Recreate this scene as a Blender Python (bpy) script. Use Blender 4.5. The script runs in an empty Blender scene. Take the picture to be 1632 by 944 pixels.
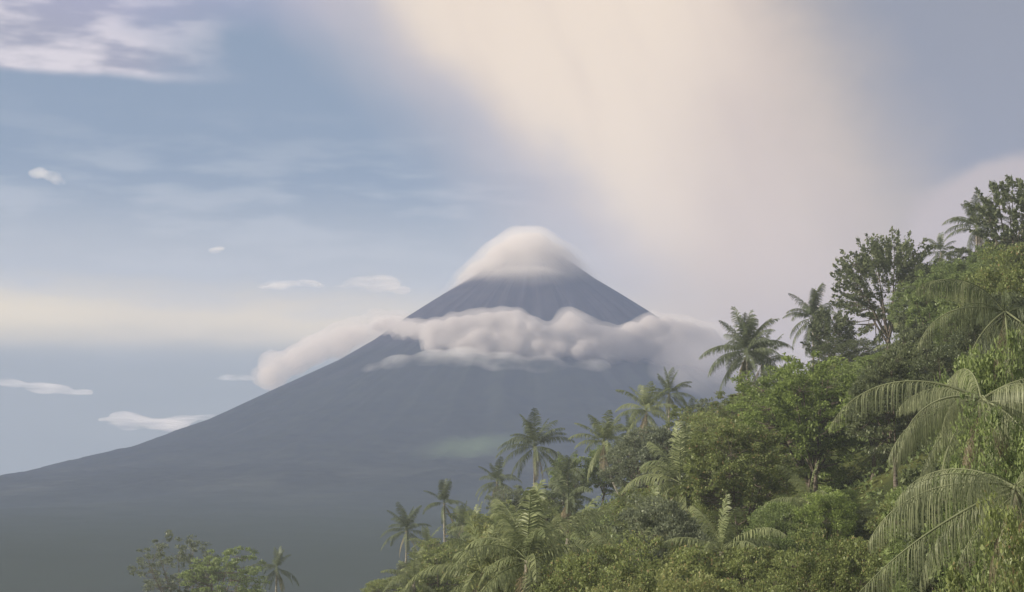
import bpy, math, random
import numpy as np
from mathutils import Vector, Matrix

random.seed(7)
rng = np.random.default_rng(7)
scene = bpy.context.scene
COL = scene.collection

# ------------------------------------------------------------------ camera
F, CX, CY, HOR = 2620.0, 816.0, 472.0, 880.0     # focal length, centre and horizon row in photo pixels
PITCH = math.atan((HOR - CY) / F)
CP, SP = math.cos(PITCH), math.sin(PITCH)
cam_d = bpy.data.cameras.new('camera')
cam_d.sensor_width = 36.0
cam_d.lens = 36.0 * F / 1632.0
cam_d.clip_start = 0.5
cam_d.clip_end = 120000.0
cam = bpy.data.objects.new('camera', cam_d)
COL.objects.link(cam)
cam.location = (0, 0, 0)
cam.rotation_euler = (math.radians(90) + PITCH, 0, 0)
scene.camera = cam


def ray(px, py):
    u = (px - CX) / F
    v = (CY - py) / F
    return Vector((u, CP - v * SP, SP + v * CP))


def P(px, py, Y):
    r = ray(px, py)
    return r * (Y / r.y)


def px_of(p):
    d = p[1] * CP + p[2] * SP
    u = -p[1] * SP + p[2] * CP
    return CX + F * p[0] / d, CY - F * u / d


# ------------------------------------------------------------------ light
SUN_AZ = math.radians(-102)      # measured from +Y, negative is to the left
SUN_EL = math.radians(22)
EXPO = 0.75
scene.view_settings.view_transform = 'Standard'
scene.view_settings.look = 'None'
scene.view_settings.exposure = EXPO
scene.view_settings.gamma = 1.0
scene.view_settings.use_curve_mapping = False

sd = Vector((math.sin(SUN_AZ) * math.cos(SUN_EL), math.cos(SUN_AZ) * math.cos(SUN_EL), math.sin(SUN_EL)))
sl = bpy.data.lights.new('sun', 'SUN')
sl.energy = 5.0
sl.angle = math.radians(0.5)
sl.color = (1.0, 0.87, 0.70)
sun = bpy.data.objects.new('sun', sl)
sun.rotation_euler = sd.to_track_quat('Z', 'Y').to_euler()
COL.objects.link(sun)

scene.cycles.use_denoising = True
scene.cycles.max_bounces = 8
scene.cycles.diffuse_bounces = 3
scene.cycles.transmission_bounces = 4
scene.cycles.transparent_max_bounces = 8
scene.cycles.volume_bounces = 3
scene.cycles.volume_step_rate = 1.0
scene.cycles.volume_max_steps = 128
scene.cycles.sample_clamp_indirect = 4.0


# ------------------------------------------------------------------ node helper
class E_:
    """a tiny expression wrapper round shader math nodes"""
    nt = None

    def __init__(self, s):
        self.s = s

    @staticmethod
    def m(op, *a, clamp=False):
        n = E_.nt.nodes.new('ShaderNodeMath')
        n.operation = op
        n.use_clamp = clamp
        for i, v in enumerate(a):
            if isinstance(v, E_):
                E_.nt.links.new(v.s, n.inputs[i])
            else:
                n.inputs[i].default_value = v
        return E_(n.outputs[0])

    def __add__(s, o): return E_.m('ADD', s, o)
    def __radd__(s, o): return E_.m('ADD', o, s)
    def __sub__(s, o): return E_.m('SUBTRACT', s, o)
    def __rsub__(s, o): return E_.m('SUBTRACT', o, s)
    def __mul__(s, o): return E_.m('MULTIPLY', s, o)
    def __rmul__(s, o): return E_.m('MULTIPLY', o, s)
    def __truediv__(s, o): return E_.m('DIVIDE', s, o)


def sstep(e, a, b):
    n = E_.nt.nodes.new('ShaderNodeMapRange')
    n.interpolation_type = 'SMOOTHSTEP'
    E_.nt.links.new(e.s, n.inputs['Value'])
    n.inputs['From Min'].default_value = a
    n.inputs['From Max'].default_value = b
    if a > b:
        n.inputs['From Min'].default_value = b
        n.inputs['From Max'].default_value = a
        n.inputs['To Min'].default_value = 1
        n.inputs['To Max'].default_value = 0
    return E_(n.outputs[0])


def lin(c):
    return tuple((v / 255 / 12.92) if v / 255 <= .04045 else ((v / 255 + .055) / 1.055) ** 2.4 for v in c)


def noise(vec, scale, detail=4, rough=.5, dist=0):
    n = E_.nt.nodes.new('ShaderNodeTexNoise')
    n.inputs['Scale'].default_value = scale
    n.inputs['Detail'].default_value = detail
    n.inputs['Roughness'].default_value = rough
    n.inputs['Distortion'].default_value = dist
    E_.nt.links.new(vec, n.inputs['Vector'])
    return E_(n.outputs['Fac'])


def comb(x, y, z):
    n = E_.nt.nodes.new('ShaderNodeCombineXYZ')
    for i, v in enumerate((x, y, z)):
        if isinstance(v, E_):
            E_.nt.links.new(v.s, n.inputs[i])
        else:
            n.inputs[i].default_value = v
    return n.outputs[0]


def mixc(a, b, f):
    n = E_.nt.nodes.new('ShaderNodeMix')
    n.data_type = 'RGBA'
    for sock, v in ((n.inputs['A'] if 0 else n.inputs[6], a), (n.inputs[7], b)):
        if isinstance(v, bpy.types.NodeSocket):
            E_.nt.links.new(v, sock)
        else:
            sock.default_value = (*v, 1)
    if isinstance(f, E_):
        E_.nt.links.new(f.s, n.inputs[0])
    else:
        n.inputs[0].default_value = f
    return n.outputs[2]


# ------------------------------------------------------------------ sky
world = bpy.data.worlds.new('World')
scene.world = world
world.use_nodes = True
nt = world.node_tree
nt.nodes.clear()
E_.nt = nt
sky = nt.nodes.new('ShaderNodeTexSky')
sky.sky_type = 'NISHITA'
sky.sun_disc = False
sky.sun_elevation = SUN_EL
sky.sun_rotation = SUN_AZ
sky.air_density = 1.0
sky.dust_density = 1.5
tc = nt.nodes.new('ShaderNodeTexCoord')
sep = nt.nodes.new('ShaderNodeSeparateXYZ')
nt.links.new(tc.outputs['Generated'], sep.inputs[0])
dx, dy, dz = (E_(sep.outputs[i]) for i in range(3))
R2D = 57.29578
AZ = E_.m('ARCTAN2', dx, dy) * R2D
EL = E_.m('ARCSINE', dz) * R2D


def AE(px, py):
    r = ray(px, py).normalized()
    return math.degrees(math.atan2(r.x, r.y)), math.degrees(math.asin(r.z))


def fcurve(e, pts):
    """piecewise smooth function through (in, out) points"""
    n = nt.nodes.new('ShaderNodeFloatCurve')
    xs = [p[0] for p in pts]
    ys = [p[1] for p in pts]
    x0, x1, y0, y1 = min(xs), max(xs), min(ys), max(ys)
    c = n.mapping.curves[0]
    q = [((x - x0) / (x1 - x0), (y - y0) / (y1 - y0)) for x, y in sorted(pts)]
    c.points[0].location = q[0]
    c.points[1].location = q[-1]
    for p in q[1:-1]:
        c.points.new(*p)
    n.mapping.update()
    v = (e - x0) * (1.0 / (x1 - x0))
    nt.links.new(v.s, n.inputs['Value'])
    return E_(n.outputs[0]) * (y1 - y0) + y0


WS = 0.08         # strength of the Background
def wc(r, g, b):  # sky radiance that is displayed as about this colour
    k = 1.0 / (WS * 2 ** EXPO)
    return tuple(max(v - a, .02) / .64 * k for v, a in zip(lin((r, g, b)), (.19, .208, .215)))   # less what the air in between adds


pv = comb(AZ, EL, 0.0)
streak = noise(comb(AZ * 0.35, EL * 1.6, 3.0), 0.9, 4, .5)
big = noise(comb(AZ, EL, 7.0), 0.22, 3, .5)
med = noise(comb(AZ * .8, EL * 1.3, 1.0), 0.55, 5, .55, .3)
col = sky.outputs[0]
# thin high veil that pales the blue towards the horizon
veil_h = fcurve(EL, [(-5, .95), (0, .95), (5, .9), (9, .85), (12, .8), (16, .75), (20, .7), (40, .5), (90, .3)])
col = mixc(col, wc(153, 166, 178), E_.m('MULTIPLY', veil_h, 0.95, clamp=True))
# soft streaks inside the veil
col = mixc(col, wc(194, 200, 204), sstep(streak, .38, .66) * .62 * sstep(EL, 16, 11))
# paler band above the warm one
a0, e0 = AE(300, 400)
col = mixc(col, wc(200, 203, 202), sstep(EL + (streak - .5) * 2, 13.0, 9.2) * sstep(EL, 5.2, 6.6) * .75)
# warm band low in the left half, with the flat top of a grey stratus deck below it
warm = sstep(EL + (streak - .5) * 1.5, 9.6, 7.6) * sstep(EL, 6.2, 7.3)
col = mixc(col, wc(232, 221, 196), warm * .92)
col = mixc(col, wc(243, 230, 198), warm * sstep(AZ, -12, -18) * .6)
deck = sstep(EL + (streak - .5) * .9 + (big - .5) * .5, 8.1, 6.0)
col = mixc(col, wc(170, 175, 168), deck * .92)
# upper left cloud deck with a sharp lower edge
ae = AE(0, 108)
ul = sstep(EL + (med - .5) * .5 - AZ * .004, ae[1] - .12, ae[1] + .25) * sstep(AZ + (med - .5) * 4, -9, -15)
ulc = mixc(wc(174, 176, 186), wc(222, 217, 219), sstep(noise(comb(AZ * .5, EL * 1.7, 9.0), 0.6, 3, .5), .42, .62))
col = mixc(col, ulc, ul * .9)
ul2 = sstep(EL + (big - .5) * 3, 16.6, 19.5) * sstep(AZ, -3, -8)
col = mixc(col, wc(178, 180, 200), ul2 * .55)
# the great ash and cloud plume drifting up and to the right from the summit
edge = fcurve(EL, [(-5, 9), AE(1060, 620)[::-1], AE(960, 430)[::-1], AE(880, 350)[::-1], AE(790, 235)[::-1],
                   AE(670, 130)[::-1], AE(540, 20)[::-1], (30, -14), (90, -40)])
t = AZ - edge + (big - .5) * 3.0 + (med - .5) * .9
fold = noise(comb(AZ * .8 + EL * .35, EL * .22, 12.0), .5, 4, .55)
t = t + (fold - .5) * 1.6
plume = sstep(t, -5.0, 4.6)
tcol = mixc(wc(208, 202, 200), wc(232, 220, 204), sstep(t, .5, 3.2))
tcol = mixc(tcol, wc(214, 203, 192), sstep(AZ + (big - .5) * 3 + (EL - 12) * -.2, 3.0, 9.0))
tcol = mixc(tcol, wc(194, 187, 178), sstep(AZ + (med - .5) * 1.5 + (EL - 12) * .25, 8.5, 14.0))
tcol = mixc(tcol, wc(198, 188, 176), sstep(EL + (big - .5) * 2, 11.5, 6.5) * .8)
tcol = mixc(tcol, wc(198, 188, 182), sstep(fold, .45, .75) * .22)
col = mixc(col, tcol, plume)
rb = sstep(AZ + (EL - 14) * .55 + (med - .5) * 2.0, 10.5, 16.5) * sstep(EL, 8, 13)
col = mixc(col, wc(154, 162, 172), rb * .85)
# the paler lobe behind the right hand trees
c1 = AE(1640, 400)
dd = E_.m('SQRT', (AZ - c1[0]) * (AZ - c1[0]) * .75 + (EL - c1[1]) * (EL - c1[1]) * 1.3)
col = mixc(col, wc(200, 192, 188), sstep(dd + (med - .5) * .8, 4.0, 3.2) * .8)
# unseen bright cloud sheet added overhead and behind the camera to lift ambient light
over = E_.m('MAXIMUM', sstep(EL + (big - .5) * 8, 26, 40), sstep(E_.m('ABSOLUTE', AZ), 60, 100) * sstep(EL, 2, 10))
col = mixc(col, wc(236, 230, 222), over * sstep(big, .25, .5) * .9)
bg = nt.nodes.new('ShaderNodeBackground')
bg.inputs['Strength'].default_value = WS
nt.links.new(col, bg.inputs['Color'])
out = nt.nodes.new('ShaderNodeOutputWorld')
nt.links.new(bg.outputs[0], out.inputs['Surface'])


# ------------------------------------------------------------------ helpers
def mesh(name, V, Fc, mats=(), smooth=False, mi=None):
    me = bpy.data.meshes.new(name)
    V = np.asarray(V, dtype=np.float32)
    if isinstance(Fc, np.ndarray):
        k = Fc.shape[1]
        me.vertices.add(len(V))
        me.vertices.foreach_set('co', V.ravel())
        me.loops.add(Fc.size)
        me.loops.foreach_set('vertex_index', Fc.ravel().astype(np.int32))
        me.polygons.add(len(Fc))
        me.polygons.foreach_set('loop_start', np.arange(0, Fc.size, k, dtype=np.int32))
        me.polygons.foreach_set('loop_total', np.full(len(Fc), k, dtype=np.int32))
        me.update(calc_edges=True)
    else:
        me.from_pydata([tuple(v) for v in V], [], Fc)
    for m in mats:
        me.materials.append(m)
    if mi is not None:
        me.polygons.foreach_set('material_index', np.asarray(mi, dtype=np.int32))
    if smooth:
        me.polygons.foreach_set('use_smooth', [True] * len(me.polygons))
    me.update()
    return me


def obj(name, me, parent=None, **props):
    o = bpy.data.objects.new(name, me)
    COL.objects.link(o)
    if parent is not None:
        o.parent = parent
    for k, v in props.items():
        if v:
            o[k] = v
    return o


def thing(name, loc, label, cat, group=None):
    return_o = obj(name, None, label=label, category=cat, group=group)
    return_o.location = loc
    return_o.empty_display_size = 0.5
    return return_o


def material(name):
    m = bpy.data.materials.new(name)
    m.use_nodes = True
    m.node_tree.nodes.clear()
    E_.nt = m.node_tree
    return m, m.node_tree


# value noise for geometry
_perm = rng.permutation(512)
_val = rng.random(512)


def vnoise(x, y, z=0.0, seed=0):
    x, y, z = np.broadcast_arrays(np.asarray(x, float), np.asarray(y, float), np.asarray(z, float) + seed * 17.31)
    xi, yi, zi = np.floor(x).astype(int), np.floor(y).astype(int), np.floor(z).astype(int)
    fx, fy, fz = x - xi, y - yi, z - zi
    s = lambda q: q * q * (3 - 2 * q)
    fx, fy, fz = s(fx), s(fy), s(fz)
    r = 0
    for a in (0, 1):
        for b in (0, 1):
            for c in (0, 1):
                h = _val[(_perm[(_perm[(xi + a) % 512] + yi + b) % 512] + zi + c) % 512]
                r = r + h * (fx if a else 1 - fx) * (fy if b else 1 - fy) * (fz if c else 1 - fz)
    return r * 2 - 1


def fbm(x, y, z=0.0, oct=4, seed=0):
    r, a, f = 0, 1.0, 1.0
    for i in range(oct):
        r = r + a * vnoise(x * f, y * f, z * f, seed + i)
        a *= .5
        f *= 2.03
    return r


# ------------------------------------------------------------------ ground: hillside, valley and far plain in one sheet
def sm(a, b, x):
    t_ = np.clip((x - a) / (b - a), 0, 1)
    return t_ * t_ * (3 - 2 * t_)


def ground_z(x, y):
    x = np.asarray(x, float)
    y = np.asarray(y, float)
    slope = 0.53 * x + 0.118 * np.minimum(y, 212) - 25.4
    slope = slope - 0.22 * np.maximum(y - 212, 0)
    slope = np.minimum(slope, 75 + 0.05 * x)
    terrace = -15.5 - 0.16 * np.maximum(y - 300, 0) + 0.05 * np.maximum(x, -200)
    a = np.maximum(slope, terrace)
    k = 4.0
    a = k * np.log(np.exp(np.clip((slope - a) / k, -40, 0)) + np.exp(np.clip((terrace - a) / k, -40, 0))) + a
    far = -62.0 + 0 * x
    z = np.maximum(a, far)
    z = z + 1.2 * fbm(x / 22, y / 22, 0, 3) * (1 - sm(250, 500, y)) + 1.5 * fbm(x / 300, y / 300, 0, 3, 5) * sm(400, 900, y)
    d = np.sqrt(x * x + (y + 14) ** 2)
    knoll = sm(46, 16, d)
    return z * (1 - knoll) + (-3.2) * knoll


def build_ground():
    def axis(dense, lo, hi, n):
        return np.concatenate([dense, np.geomspace(dense[-1] + dense[-1] * .03 + 8, hi, n)])
    pos = axis(np.arange(0, 320, 4.0), 0, 24000, 70)
    xs = np.concatenate([-pos[::-1][:-1], pos])
    ys = np.concatenate([-np.geomspace(1200, 20, 12), np.arange(-16, 330, 4.0), np.geomspace(338, 19000, 90)])
    X, Y = np.meshgrid(xs, ys)
    Z = ground_z(X, Y)
    V = np.stack([X, Y, Z], -1).reshape(-1, 3)
    nx, ny = len(xs), len(ys)
    i = (np.arange(ny - 1)[:, None] * nx + np.arange(nx - 1)[None]).ravel()
    Fc = np.stack([i, i + 1, i + nx + 1, i + nx], 1)
    m, t_ = material('hillside_soil_and_fields')
    g = t_.nodes.new('ShaderNodeNewGeometry')
    n1 = noise(g.outputs['Position'], 0.15, 5)
    n2 = noise(g.outputs['Position'], 0.0016, 5, .6)
    n3 = noise(g.outputs['Position'], 0.006, 4, .6)
    c = mixc((.035, .045, .018), (.075, .085, .03), sstep(n1, .35, .65))
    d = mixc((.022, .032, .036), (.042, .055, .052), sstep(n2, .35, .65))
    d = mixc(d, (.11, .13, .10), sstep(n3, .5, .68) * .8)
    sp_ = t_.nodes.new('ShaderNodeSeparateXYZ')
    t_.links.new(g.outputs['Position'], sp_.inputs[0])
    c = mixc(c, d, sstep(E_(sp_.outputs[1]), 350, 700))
    b = t_.nodes.new('ShaderNodeBsdfDiffuse')
    t_.links.new(c, b.inputs['Color'])
    o = t_.nodes.new('ShaderNodeOutputMaterial')
    t_.links.new(b.outputs[0], o.inputs['Surface'])
    return obj('ground', mesh('ground', V, Fc, [m], True), kind='structure')


build_ground()

# ------------------------------------------------------------------ volcano
VD = 11000.0
VAX = (848 - CX) / F * VD
VR = [0, 120, 220, 450, 560, 870, 1060, 1300, 1720, 2170, 2700, 3100, 3330, 3480, 4000, 4700, 5500, 6500, 7800, 9000, 9900]
VH = [2059, 2010, 1973, 1804, 1734, 1533, 1393, 1249, 1046, 825, 617, 516, 451, 423, 345, 236, 170, 112, 48, -4, -75]


def build_volcano():
    na = 900
    r = np.concatenate([np.linspace(0, 500, 26)[1:], np.linspace(520, 4500, 170), np.linspace(4560, 9900, 90)])
    a = np.linspace(0, 2 * np.pi, na, endpoint=False)
    rr, aa = np.meshgrid(r, a, indexing='ij')
    h = np.interp(rr, VR, VH)
    # radial ravines: narrow near the summit, braided lower down
    ca, sa = np.cos(aa), np.sin(aa)
    wob = .35 * fbm(ca * 3 + rr / 1500, sa * 3, rr / 1800, 3)
    amp = 13 * sm(250, 1400, rr) * (1 - sm(3500, 8500, rr)) + 5
    ridge = 1 - np.abs(fbm(ca * 9 + wob, sa * 9 + wob, rr / 5200, 3, 3)) * 1.6
    fine = fbm(ca * 34, sa * 34, rr / 1400, 2, 9)
    h = h + amp * (ridge - .55) * .8 + amp * .22 * fine - 8 * sm(300, 1500, rr)
    rough = 5.5 * fbm(rr * ca / 55, rr * sa / 55, 0, 3, 4) * sm(1500, 3200, rr)
    h = h + rough
    X, Y = VAX + rr * ca, VD + rr * sa
    V = np.stack([X, Y, h], -1).reshape(-1, 3)
    V = np.vstack([V, [[VAX, VD, 2050]]])
    nr = len(r)
    q = []
    idx = np.arange(nr - 1)[:, None] * na + np.arange(na)[None]
    nxt = np.arange(nr - 1)[:, None] * na + (np.arange(na)[None] + 1) % na
    Fq = np.stack([idx, idx + na, nxt + na, nxt], -1).reshape(-1, 4)
    Fl = [tuple(int(k) for k in f) for f in Fq] + [(len(V) - 1, i, (i + 1) % na) for i in range(na)]
    m, t_ = material('volcano_slope')
    g = t_.nodes.new('ShaderNodeNewGeometry')
    sp_ = t_.nodes.new('ShaderNodeSeparateXYZ')
    t_.links.new(g.outputs['Position'], sp_.inputs[0])
    z = E_(sp_.outputs[2])
    n1 = noise(g.outputs['Position'], 0.0022, 6, .6)
    n2 = noise(g.outputs['Position'], 0.012, 5, .6)
    rock = mixc((.022, .021, .027), (.036, .034, .040), sstep(n2, .3, .7))
    forest = mixc((.012, .016, .015), (.022, .027, .021), sstep(n2, .3, .7))
    field = mixc((.04, .047, .042), (.058, .066, .054), sstep(n2, .3, .7))
    c = mixc(forest, rock, sstep(z + (n1 - .5) * 900, 900, 1500))
    c = mixc(c, field, sstep(n1, .46, .66) * sstep(z, 620, 250) * .6)
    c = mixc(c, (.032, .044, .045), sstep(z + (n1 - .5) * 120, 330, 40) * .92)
    # sunlit greenery painted into the slope colour where its sight line meets the flank
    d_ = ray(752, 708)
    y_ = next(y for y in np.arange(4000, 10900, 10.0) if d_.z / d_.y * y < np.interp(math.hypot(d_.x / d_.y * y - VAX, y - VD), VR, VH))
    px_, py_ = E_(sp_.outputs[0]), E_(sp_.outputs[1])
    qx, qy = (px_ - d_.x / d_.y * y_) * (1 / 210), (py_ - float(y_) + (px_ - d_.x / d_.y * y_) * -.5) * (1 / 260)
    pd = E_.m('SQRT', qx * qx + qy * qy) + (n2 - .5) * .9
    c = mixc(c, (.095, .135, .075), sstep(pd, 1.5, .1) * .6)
    b = t_.nodes.new('ShaderNodeBsdfDiffuse')
    t_.links.new(c, b.inputs['Color'])
    o = t_.nodes.new('ShaderNodeOutputMaterial')
    t_.links.new(b.outputs[0], o.inputs['Surface'])
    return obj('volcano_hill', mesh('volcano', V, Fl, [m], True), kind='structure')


build_volcano()


# ------------------------------------------------------------------ haze
def box(x0, x1, y0, y1, z0, z1):
    V = [(x, y, z) for x in (x0, x1) for y in (y0, y1) for z in (z0, z1)]
    return V, [(0, 1, 3, 2), (4, 6, 7, 5), (0, 4, 5, 1), (2, 3, 7, 6), (0, 2, 6, 4), (1, 5, 7, 3)]


def volume_mat(name, color, density, aniso=0.0, fn=None, step=1.0):
    m, t_ = material(name)
    v = t_.nodes.new('ShaderNodeVolumePrincipled')
    v.inputs['Color'].default_value = (*color, 1)
    v.inputs['Anisotropy'].default_value = aniso
    v.inputs['Density'].default_value = density
    if fn:
        d = fn(t_)
        t_.links.new((d * density).s, v.inputs['Density'])
    o = t_.nodes.new('ShaderNodeOutputMaterial')
    t_.links.new(v.outputs[0], o.inputs['Volume'])
    m.cycles.homogeneous_volume = fn is None
    m.cycles.volume_step_rate = step
    return m


V, Fc = box(-24100, 24100, -1300, 19100, -90, 2420)
obj('haze', mesh('haze', V, Fc, [volume_mat('haze_air', (.41, .54, .92), 3.4e-5)]), kind='stuff')
V, Fc = box(-260, 420, -60, 335, -40, 78)  # extra mist box, added to brighten the dark foliage
obj('foliage_lift_mist', mesh('foliage_lift_mist', V, Fc, [volume_mat('shade_lift_mist', (.78, .88, .95), 2.9e-4)]), kind='stuff',
    label='thin mist added over the wooded hillside to lift its dark foliage', category='mist')


# ------------------------------------------------------------------ clouds
def sphere_mesh(pts, voxel, disp, name, mat, seed=0, origin=(0, 0, 0)):
    """union of soft lumps: (x, y, z, rx, ry, rz) -> one closed lumpy skin"""
    import bmesh
    bm = bmesh.new()
    for (x, y, z, rx, ry, rz) in pts:
        r = bmesh.ops.create_icosphere(bm, subdivisions=3, radius=1.0)
        for v in r['verts']:
            v.co = Vector((x + v.co.x * rx, y + v.co.y * ry, z + v.co.z * rz)) - Vector(origin)
    me = bpy.data.meshes.new(name)
    bm.to_mesh(me)
    bm.free()
    tmp = bpy.data.objects.new('tmp', me)
    COL.objects.link(tmp)
    mod = tmp.modifiers.new('r', 'REMESH')
    mod.mode = 'VOXEL'
    mod.voxel_size = voxel
    mod2 = tmp.modifiers.new('s', 'SMOOTH')
    mod2.iterations = 3
    dg = bpy.context.evaluated_depsgraph_get()
    me2 = bpy.data.meshes.new_from_object(tmp.evaluated_get(dg))
    bpy.data.objects.remove(tmp)
    bpy.data.meshes.remove(me)
    n = len(me2.vertices)
    co = np.empty(n * 3, np.float32)
    no = np.empty(n * 3, np.float32)
    me2.vertices.foreach_get('co', co)
    me2.vertices.foreach_get('normal', no)
    co, no = co.reshape(-1, 3), no.reshape(-1, 3)
    for (amp, size) in disp:
        d = amp * fbm(co[:, 0] / size, co[:, 1] / size, co[:, 2] / size, 3, seed)
        co = co + no * d[:, None]
    me2.vertices.foreach_set('co', co.astype(np.float32).ravel())
    me2.name = name
    me2.materials.clear()
    me2.materials.append(mat)
    me2.polygons.foreach_set('use_smooth', [True] * len(me2.polygons))
    me2.update()
    return me2


def lump(px, py, Y, rpx, ry=1.0, flat=1.0):
    p = P(px, py, Y)
    r = rpx / F * Y
    return (p.x, p.y, p.z, r, r * ry, r * flat)


mat_core = volume_mat('cloud_water', (.90, .865, .84), 1 / 120.0, .2)
mat_veil = volume_mat('cloud_edge', (.93, .90, .88), 1 / 450.0, .2)


def cloud(name, label, lumps, voxel, disp, grow, group=None, core=mat_core, veil=mat_veil, seed=0):
    ctr = np.array([l[:3] for l in lumps]).mean(0)
    root = thing(name, ctr, label, 'cloud', group)
    a = sphere_mesh(lumps, voxel, disp, 'cloud_core', core, seed, ctr)
    obj('core', a, root)
    if grow:
        l2 = [(x, y, z, rx + grow, ry + grow, rz + grow * .7) for (x, y, z, rx, ry, rz) in lumps]
        b = sphere_mesh(l2, voxel * 1.3, [(q * 1.4, s * 1.2) for q, s in disp], 'cloud_veil', veil, seed + 3, ctr)
        obj('veil', b, root)
    return root


# cap on the summit
cap = []
for px, py, r, f_ in [(843, 430, 58, .95), (812, 434, 50, .85), (784, 441, 44, .6), (760, 449, 30, .55), (740, 458, 18, .6), (872, 434, 54, .85), (899, 446, 50, .62),
                      (926, 457, 42, .55), (832, 405, 36, .9), (852, 405, 36, .9), (956, 468, 30, .5), (845, 462, 84, .28), (982, 480, 22, .5), (724, 466, 12, .6)]:
    cap.append(lump(px, py, VD - 150, r, 2.2, f_))


def capfn(t_):
    g = t_.nodes.new('ShaderNodeNewGeometry')
    sp_ = t_.nodes.new('ShaderNodeSeparateXYZ')
    t_.links.new(g.outputs['Position'], sp_.inputs[0])
    x, z = E_(sp_.outputs[0]), E_(sp_.outputs[2])
    n_ = noise(comb(x * .0016, 0.0, z * .0060), 1.0, 4, .55)
    n2_ = noise(g.outputs['Position'], 1 / 150, 4, .6)
    dens = sstep(z + (n_ - .5) * 260, 1660, 2040) * .97 + .03
    return dens * (sstep(n2_, .2, .6) * .7 + .3) * (sstep(x, 640, -20) * .9 + .1)


mat_cap = volume_mat('cap_water', (.85, .815, .775), 1 / 90.0, .25, capfn, .3)
mat_cap_veil = volume_mat('cap_edge', (.92, .90, .87), 1 / 330.0, .25, capfn, .5)
cloud('cap_cloud', 'smooth white cap cloud draped over the volcano summit', cap, 26, [(16, 240), (6, 80)], 60, None, mat_cap, mat_cap_veil)

# ring of cumulus along the flank: behind the ridge on the left, in front of the cone from the middle on
def patchy(scale, lo, hi, squash=1.0, det=4, along=1.0):
    def fn(t_):
        g = t_.nodes.new('ShaderNodeNewGeometry')
        mp = t_.nodes.new('ShaderNodeMapping')
        mp.inputs['Scale'].default_value = (along, 1, squash)
        t_.links.new(g.outputs['Position'], mp.inputs['Vector'])
        return sstep(noise(mp.outputs[0], scale, det, .55), lo, hi)
    return fn


mat_band = volume_mat('cumulus_water', (.73, .70, .685), 1 / 60.0, .2, patchy(1 / 200, .16, .46, 1.0, 4), .25)
mat_band_veil = volume_mat('cumulus_edge', (.80, .775, .76), 1 / 240.0, .2, patchy(1 / 300, .22, .55), .5)
mat_wisp = volume_mat('wispy_cloud', (.96, .91, .85), 1 / 240.0, .3, patchy(1 / 200, .36, .62, 1.6, 5), .5)
CR = random.Random(12)
ringL = []
path = [(432, 604), (434, 588), (446, 578), (470, 570), (500, 558), (530, 545), (560, 532), (590, 520), (612, 514), (636, 520), (655, 528)]
for i in range(44):
    k = i / 43 * (len(path) - 1.001)
    j = int(k)
    px = path[j][0] + (path[j + 1][0] - path[j][0]) * (k - j)
    py = path[j][1] + (path[j + 1][1] - path[j][1]) * (k - j)
    r = CR.uniform(7, 15) + 5 * math.sin(k / 10 * 3.1)
    ringL.append(lump(px + CR.uniform(-8, 8), py + CR.uniform(-6, 10), VD + 260 + CR.uniform(-80, 120), r, 2.0, CR.uniform(.65, 1)))
cloud('ridge_cloud', 'cream cloud bank rising behind the left ridge of the volcano', ringL, 24, [(20, 170), (9, 60)], 50,
      'clouds round the middle of the volcano', mat_wisp, mat_band_veil)
ringF = [lump(px, py, VD - 430 - max(0, px - 605) * 6.5, r, 1.5, .85) for px, py, r in [(596, 522, 9), (608, 519, 12), (622, 519, 15), (638, 522, 17), (655, 526, 20), (672, 531, 22), (690, 534, 23), (708, 538, 22), (650, 540, 14), (672, 546, 17), (645, 532, 16)]]
for px, py, r in [ (698, 528, 20), (725, 524, 22), (750, 520, 22), (775, 515, 22), (800, 510, 19), (822, 514, 20), (845, 522, 19), (866, 532, 18),
                  (890, 528, 17), (907, 508, 15), (918, 520, 20), (940, 530, 18), (962, 535, 18), (985, 540, 18), (1008, 532, 20), (1036, 520, 20),
                  (1062, 525, 22), (1090, 535, 28), (1120, 548, 32), (1150, 568, 32),
                  (700, 552, 24), (760, 550, 30), (820, 550, 32), (880, 558, 28), (940, 560, 28), (1000, 565, 28), (1060, 568, 36), (1115, 585, 40), (1160, 605, 38)]:
    ringF.append(lump(px, py, VD - 1500 + abs(px - 900) ** 1.5 * .10, r, 1.6, .9))
for i in range(95):
    px = CR.uniform(680, 1140)
    py = float(np.interp(px, [650, 700, 760, 805, 850, 880, 905, 930, 985, 1040, 1090, 1150], [522, 516, 508, 496, 510, 528, 500, 518, 528, 508, 518, 552]))
    r = CR.uniform(6, 13)
    ringF.append(lump(px, py + r + CR.uniform(-1, 46), VD - 1500 - CR.uniform(40, 180) + abs(px - 900) ** 1.5 * .10, r, 1.3, .9))
cloud('cumulus_bank', 'long lumpy grey white cumulus bank wrapped across the front of the volcano', ringF, 19, [(18, 170), (7, 60)], 36,
      'clouds round the middle of the volcano', mat_band, mat_band_veil, seed=2)
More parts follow.
